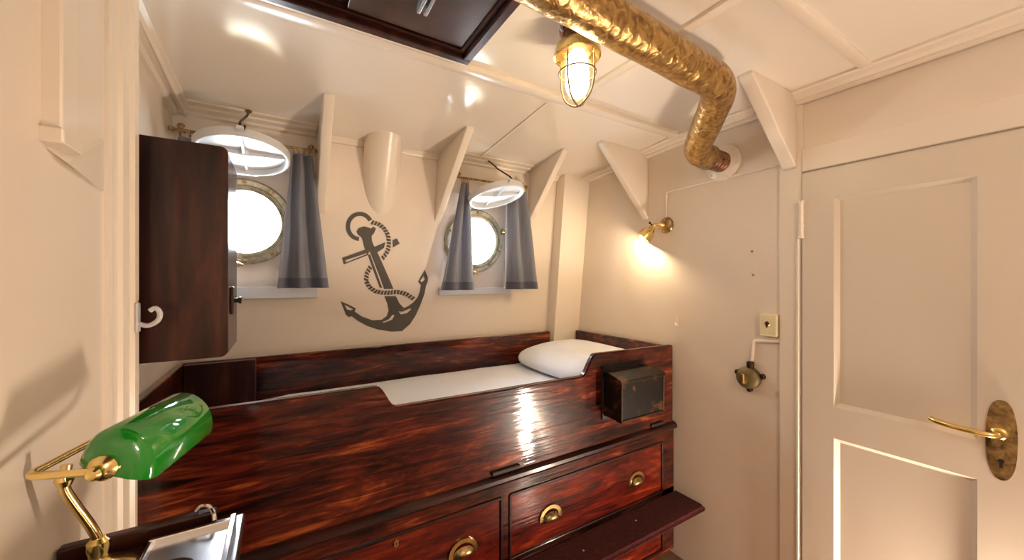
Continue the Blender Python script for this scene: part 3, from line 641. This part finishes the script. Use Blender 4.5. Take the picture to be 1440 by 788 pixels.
cg = obj('cage', tube(new(), ring_pts((lx,ly,.600), .053, 'z', 32), .0024, n=8, closed=True), 'bronze', t, smooth=True)
for k in range(2):
    a = math.radians(20+90*k); d = Vector((math.cos(a), math.sin(a), 0)); c = Vector(o)
    pts = [c+d*r_*s+Vector((0,0,z)) for r_, z, s in ((.054,.652,1),(.054,.600,1),(.051,.560,1),(.036,.525,1),(.0,.508-.004*k,1),(.036,.525,-1),(.051,.560,-1),(.054,.600,-1),(.054,.652,-1))]
    obj('cage_wire', tb(smooth_path(pts,5), .0026, n=8), 'bronze', cg, smooth=True)
# cable from the lamp along the ceiling
tag(obj('lamp_cable', tb(smooth_path([(lx-.045,ly+.01,.715),(lx-.062,ly+.0,.722),(lx-.07,ly-.04,.727),(lx-.075,ly-.12,.727),(lx-.06,ly-.3,.727)],6), .006, n=8), 'white', smooth=True), 'thin white painted cable running along the ceiling from the caged lamp', 'cable')

# ================================================================ foil wrapped pipe
path = round_path([(-.35+.02,.640,.668),(1.262,.712,.652),(1.528,.982,.557),(1.630,.984,.548)], .085, 9)
P = []
for a, b in zip(path, path[1:]):
    n = max(1, int((b-a).length/.03))
    for i in range(n): P.append(a.lerp(b, i/n))
P.append(path[-1])
bm = tb(P, .054, n=36)
from mathutils import noise
for v in bm.verts:
    v.co += Vector((noise.noise(v.co*14), noise.noise(v.co*14+Vector((9,0,0))), noise.noise(v.co*14+Vector((0,9,0)))))*.0022
t = thing('insulated_pipe', (1.262, .712, .652), 'thick pipe wrapped in crinkled gold foil, bending down to the door wall', 'pipe')
obj('foil_wrap', bm, 'foil', t, smooth=True, sharp=180)
obj('end_band', tb([(1.62+.008*i,.984,.5485-.0003*i) for i in range(16)], .044, n=28, radii=[.046 if i%3 else .042 for i in range(16)]), 'copper', t, smooth=True)
bm = lathe(new(), [(.03,.0),(.082,.0),(.084,.006),(.080,.012),(.070,.014),(.055,.022),(.03,.024)], (XR,.984,.543), (-1,0,0), 40)
fl = obj('wall_flange', bm, 'trim', t, smooth=True)
for k in range(6):
    a = math.radians(60*k+15); obj('bolt', lathe(new(), [(.006,0),(.006,.008)], (XR-.013,.984+.072*math.cos(a),.543+.072*math.sin(a)), (-1,0,0), 6), 'trim', fl)

# ================================================================ things on the door wall
t = thing('reading_lamp', (XR, 1.285, .292), 'small lit brass reading lamp with a bell shade on the wall above the pillow', 'wall lamp')
obj('wall_plate', lathe(new(), [(.040,0),(.042,.006),(.038,.014),(.022,.022),(.010,.026)], (XR,1.285,.292), (-1,0,0), 28), 'brass_old', t, smooth=True)
J = Vector((1.690,1.318,.290))
bm = tb(smooth_path([(XR-.02,1.285,.292),(XR-.04,1.295,.294),J],4), .008, n=12); lathe(bm, [(.001,-.013),(.009,-.011),(.013,-.004),(.013,.004),(.009,.011),(.001,.013)], J, (0,0,1), 16)
obj('arm', bm, 'brass', t, smooth=True)
ax = Vector((-.42,.50,-.78)).normalized()
sh = obj('lamp_shade', lathe(new(), [(.007,.0),(.014,.006),(.016,.018),(.024,.028),(.034,.045),(.039,.065),(.042,.085),(.040,.085),(.037,.065),(.032,.046),(.022,.031),(.001,.028)], J, ax, 30, cap=False), 'brass', t, smooth=True)
obj('switch', lathe(new(), [(.004,0),(.004,.014),(.006,.016),(.006,.022)], J+ax*.012+Vector((-.006,.0,.012)), (-.6,.2,.5), 10), 'iron', sh, smooth=True)
obj('bulb', lathe(new(), [(.001,.030),(.010,.034),(.016,.05),(.013,.062),(.001,.068)], J, ax, 16, cap=False), 'bulb', t, smooth=True)
rl = light('reading_lamp_light', 'POINT', J+ax*.082, 4.8, (1, .78, .50), shadow_soft_size=.010)
t = thing('conduit', (XR, 1.0, .475), 'thin white cable on the wall from the pipe flange to the brass reading lamp', 'cable')
obj('cable', tb(round_path([(XR-.006,1.285,.33),(XR-.006,1.285,.468),(XR-.006,.750,.474)], .012, 5), .0055, n=8), 'trim', t, smooth=True)
t = thing('light_switch', (XR, .786, -.188), 'square cream key switch on the wall beside the door frame', 'switch')
obj('switch_plate', bx(XR-.024, XR, .752, .820, -.234, -.142, bev=.005), 'cream', t)
kn = lathe(new(), [(.011,0),(.009,.003)], (XR-.024,.788,-.182), (-1,0,0), 16); obj('key_disc', kn, 'brass', t)
bm = bx(XR-.032, XR-.026, .785, .791, -.198, -.172, bev=.002); obj('toggle', bm, 'iron', t)
t = thing('conduit', (XR, .8, -.28), 'short white cable bent down from the door frame to the dark brass rotary switch', 'cable')
obj('cable', tb(round_path([(XR-.008,.749,-.253),(XR-.008,.848,-.262),(XR-.008,.858,-.372)], .012, 5), .0065, n=8), 'trim', t, smooth=True)
vy, vz = .866, -.425
t = thing('rotary_switch', (XR, vy, vz), 'dark brass rotary ship switch with lugs on the wall below the cream switch', 'switch')
obj('switch_body', lathe(new(), [(.046,0),(.048,.01),(.046,.03),(.036,.040),(.014,.046)], (XR,vy,vz), (-1,0,0), 32), 'bronze', t, smooth=True)
obj('gland', lathe(new(), [(.014,.030),(.014,.060),(.017,.060),(.017,.044)][:3]+[(.010,.064)], (XR-.018,vy-.008,vz+.008), (0,.0,1), 16), 'iron', t, smooth=True)
for a in (165, 15, 270):
    a = math.radians(a); c = Vector((XR, vy+.052*math.cos(a), vz+.052*math.sin(a)))
    bm = lathe(new(), [(.012,0),(.012,.012),(.008,.016)], c, (-1,0,0), 14); obj('lug', bm, 'iron', t, smooth=True)
obj('turn_knob', bx(XR-.066, XR-.044, vy-.006, vy+.006, vz-.022, vz+.022, bev=.004), 'brass', t)
t = thing('wall_hook', (XR, 1.222, -.225), 'tiny white painted hook on the wall just above the bunk corner', 'hook')
bm = bx(XR-.004, XR, 1.214, 1.230, -.245, -.195, bev=.0015); obj('back_plate', bm, 'trim', t)
obj('hook', tb(smooth_path([(XR-.004,1.222,-.225),(XR-.014,1.222,-.236),(XR-.022,1.222,-.230),(XR-.024,1.222,-.216)],4), .004, n=8), 'trim', t, smooth=True)

# ================================================================ washstand top with lamp and tray
t = thing('side_cabinet', (-.2, .6, ZF), 'dark wooden cabinet with a raised back ledge against the near wall, under the green lamp', 'cabinet')
obj('cabinet_body', bx(XN+.008, -.075, .34, .86, ZF, -.478), 'mahog_v', t)
obj('cabinet_top', bx(XN+.004, -.062, .32, .905, -.478, -.456, bev=.004), 'mahog_d', t)
obj('back_ledge', bx(XN+.004, -.105, .882, .902, -.456, -.428, bev=.004), 'mahog_d', t)
t = thing('metal_tray', (-.14, .7, -.455), 'shallow bright metal tray with a raised rim beside the green lamp', 'tray')
obj('tray_floor', bx(-.193, -.078, .50, .862, -.4555, -.449), 'steel', t)
bm = new()
for a in ((-.082,-.073,.50,.868,-.4555,-.434),(-.193,-.082,.860,.868,-.4555,-.440),(-.193,-.188,.50,.860,-.4555,-.441)): box(bm, *a, bev=.0015)
obj('rim', bm, 'chrome', t)
tag(obj('chrome_hook', tb(smooth_path([(-.135,.892,-.425),(-.128,.892,-.418),(-.118,.888,-.418),(-.108,.872,-.424),(-.105,.864,-.436)],5), .0035, n=8), 'chrome', smooth=True), 'small curved chrome hook over the back edge of the metal tray', 'hook')
tag(obj('soap_dish', lathe(new(), [(.001,.002),(.022,.002),(.030,.010),(.033,.013),(.031,.014),(.022,.006),(.001,.005)], (-.148,.745,-.4485), (0,0,1), 28, cap=False), 'iron', smooth=True), 'small dark oval dish lying in the tray beside the lamp foot', 'dish')
bx_, by_ = -.240, .8205
t = thing('desk_lamp', (bx_, by_, -.455), 'brass desk lamp with a glossy green glass shade on the dark cabinet', 'desk lamp')
obj('base', lathe(new(), [(.044,.0005),(.046,.005),(.040,.012),(.024,.018),(.014,.026),(.011,.036),(.013,.044),(.013,.056),(.008,.062)], (bx_,by_,-.4555), (0,0,1), 32), 'brass', t, smooth=True)
top = Vector((-.266,.800,-.267))
obj('stem', tb(smooth_path([(bx_,by_,-.398),(-.247,.815,-.370),(-.262,.803,-.322),(-.268,.799,-.300),(-.268,.799,-.285),top],6), .0062, n=12), 'brass', t, smooth=True)
obj('ball_joint', lathe(new(), [(.001,-.011),(.007,-.009),(.0105,0),(.007,.009),(.001,.011)], (-.268,.799,-.288), (0,0,1), 16), 'brass', t, smooth=True)
A = Vector((.25,.968,0)).normalized(); Pp = Vector((.968,-.25,0)).normalized()
L = .174; C0 = Vector((-.195,.7315,-.264)); tilt = Vector((.080,-.021,-.034)).normalized(); up = Vector((.16,-.04,.98)).normalized()
N0 = C0+Vector((-.006,0,.012)); N1 = N0+A*L
N0 = N0-A*.014; N1 = N1+A*.010; yk = N0-Pp*.078+A*.010; yk2 = yk+A*L
obj('yoke', tb(round_path([N0-A*.012, yk-A*.012, yk2+A*.004, N1+A*.008], .014, 6), .0050, n=12), 'brass', t, smooth=True)
for k, (p, s) in enumerate(((N0,-1),(N1,1))):
    obj('yoke_knob', lathe(new(), [(.015,.001),(.017,.004),(.013,.010),(.009,.013),(.009,.020),(.006,.024),(.001,.025)], p, A*s, 18), 'brass', t, smooth=True)
def sec(k, off, L0, sc=1.):
    a = math.pi*k/20; w2, h2 = .0455-off, .057-off
    return C0+A*L0+tilt*(-w2*sc*math.cos(a))+up*(h2*sc*abs(math.sin(a))**.9)
bm = new(); th = .0028
outer = ((-.016,.45),(-.012,.72),(-.005,.92),(.004,1.),(L-.004,1.),(L+.004,.92),(L+.010,.72),(L+.013,.45))
loops = [[bm.verts.new(sec(k, 0, l, c)) for k in range(21)] for l, c in outer]
inner = [[bm.verts.new(sec(k, th, l+(th if l < L/2 else -th), c)) for k in range(21)] for l, c in outer]
for G in (loops, inner):
    for a, b in zip(G, G[1:]):
        for k in range(20): bm.faces.new((a[k],a[k+1],b[k+1],b[k]))
    bm.faces.new(G[0]); bm.faces.new(G[-1])
for e in (0, 20):
    for i in range(len(outer)-1): bm.faces.new((loops[i][e],loops[i+1][e],inner[i+1][e],inner[i][e]))
for i in (0, -1): bm.faces.new((loops[i][0],inner[i][0],inner[i][20],loops[i][20]))
obj('lamp_shade', bm, 'green', t, smooth=True, sharp=50)
tag(obj('power_cord', tb(smooth_path([(bx_-.040,.83,-.450),(-.292,.845,-.448),(-.298,.835,-.440),(-.292,.82,-.430),(-.285,.80,-.436),(-.292,.77,-.450),(-.290,.70,-.450)],6), .0035, n=8), 'black', smooth=True), 'black lamp cord looped behind the brass foot of the green lamp', 'cord')
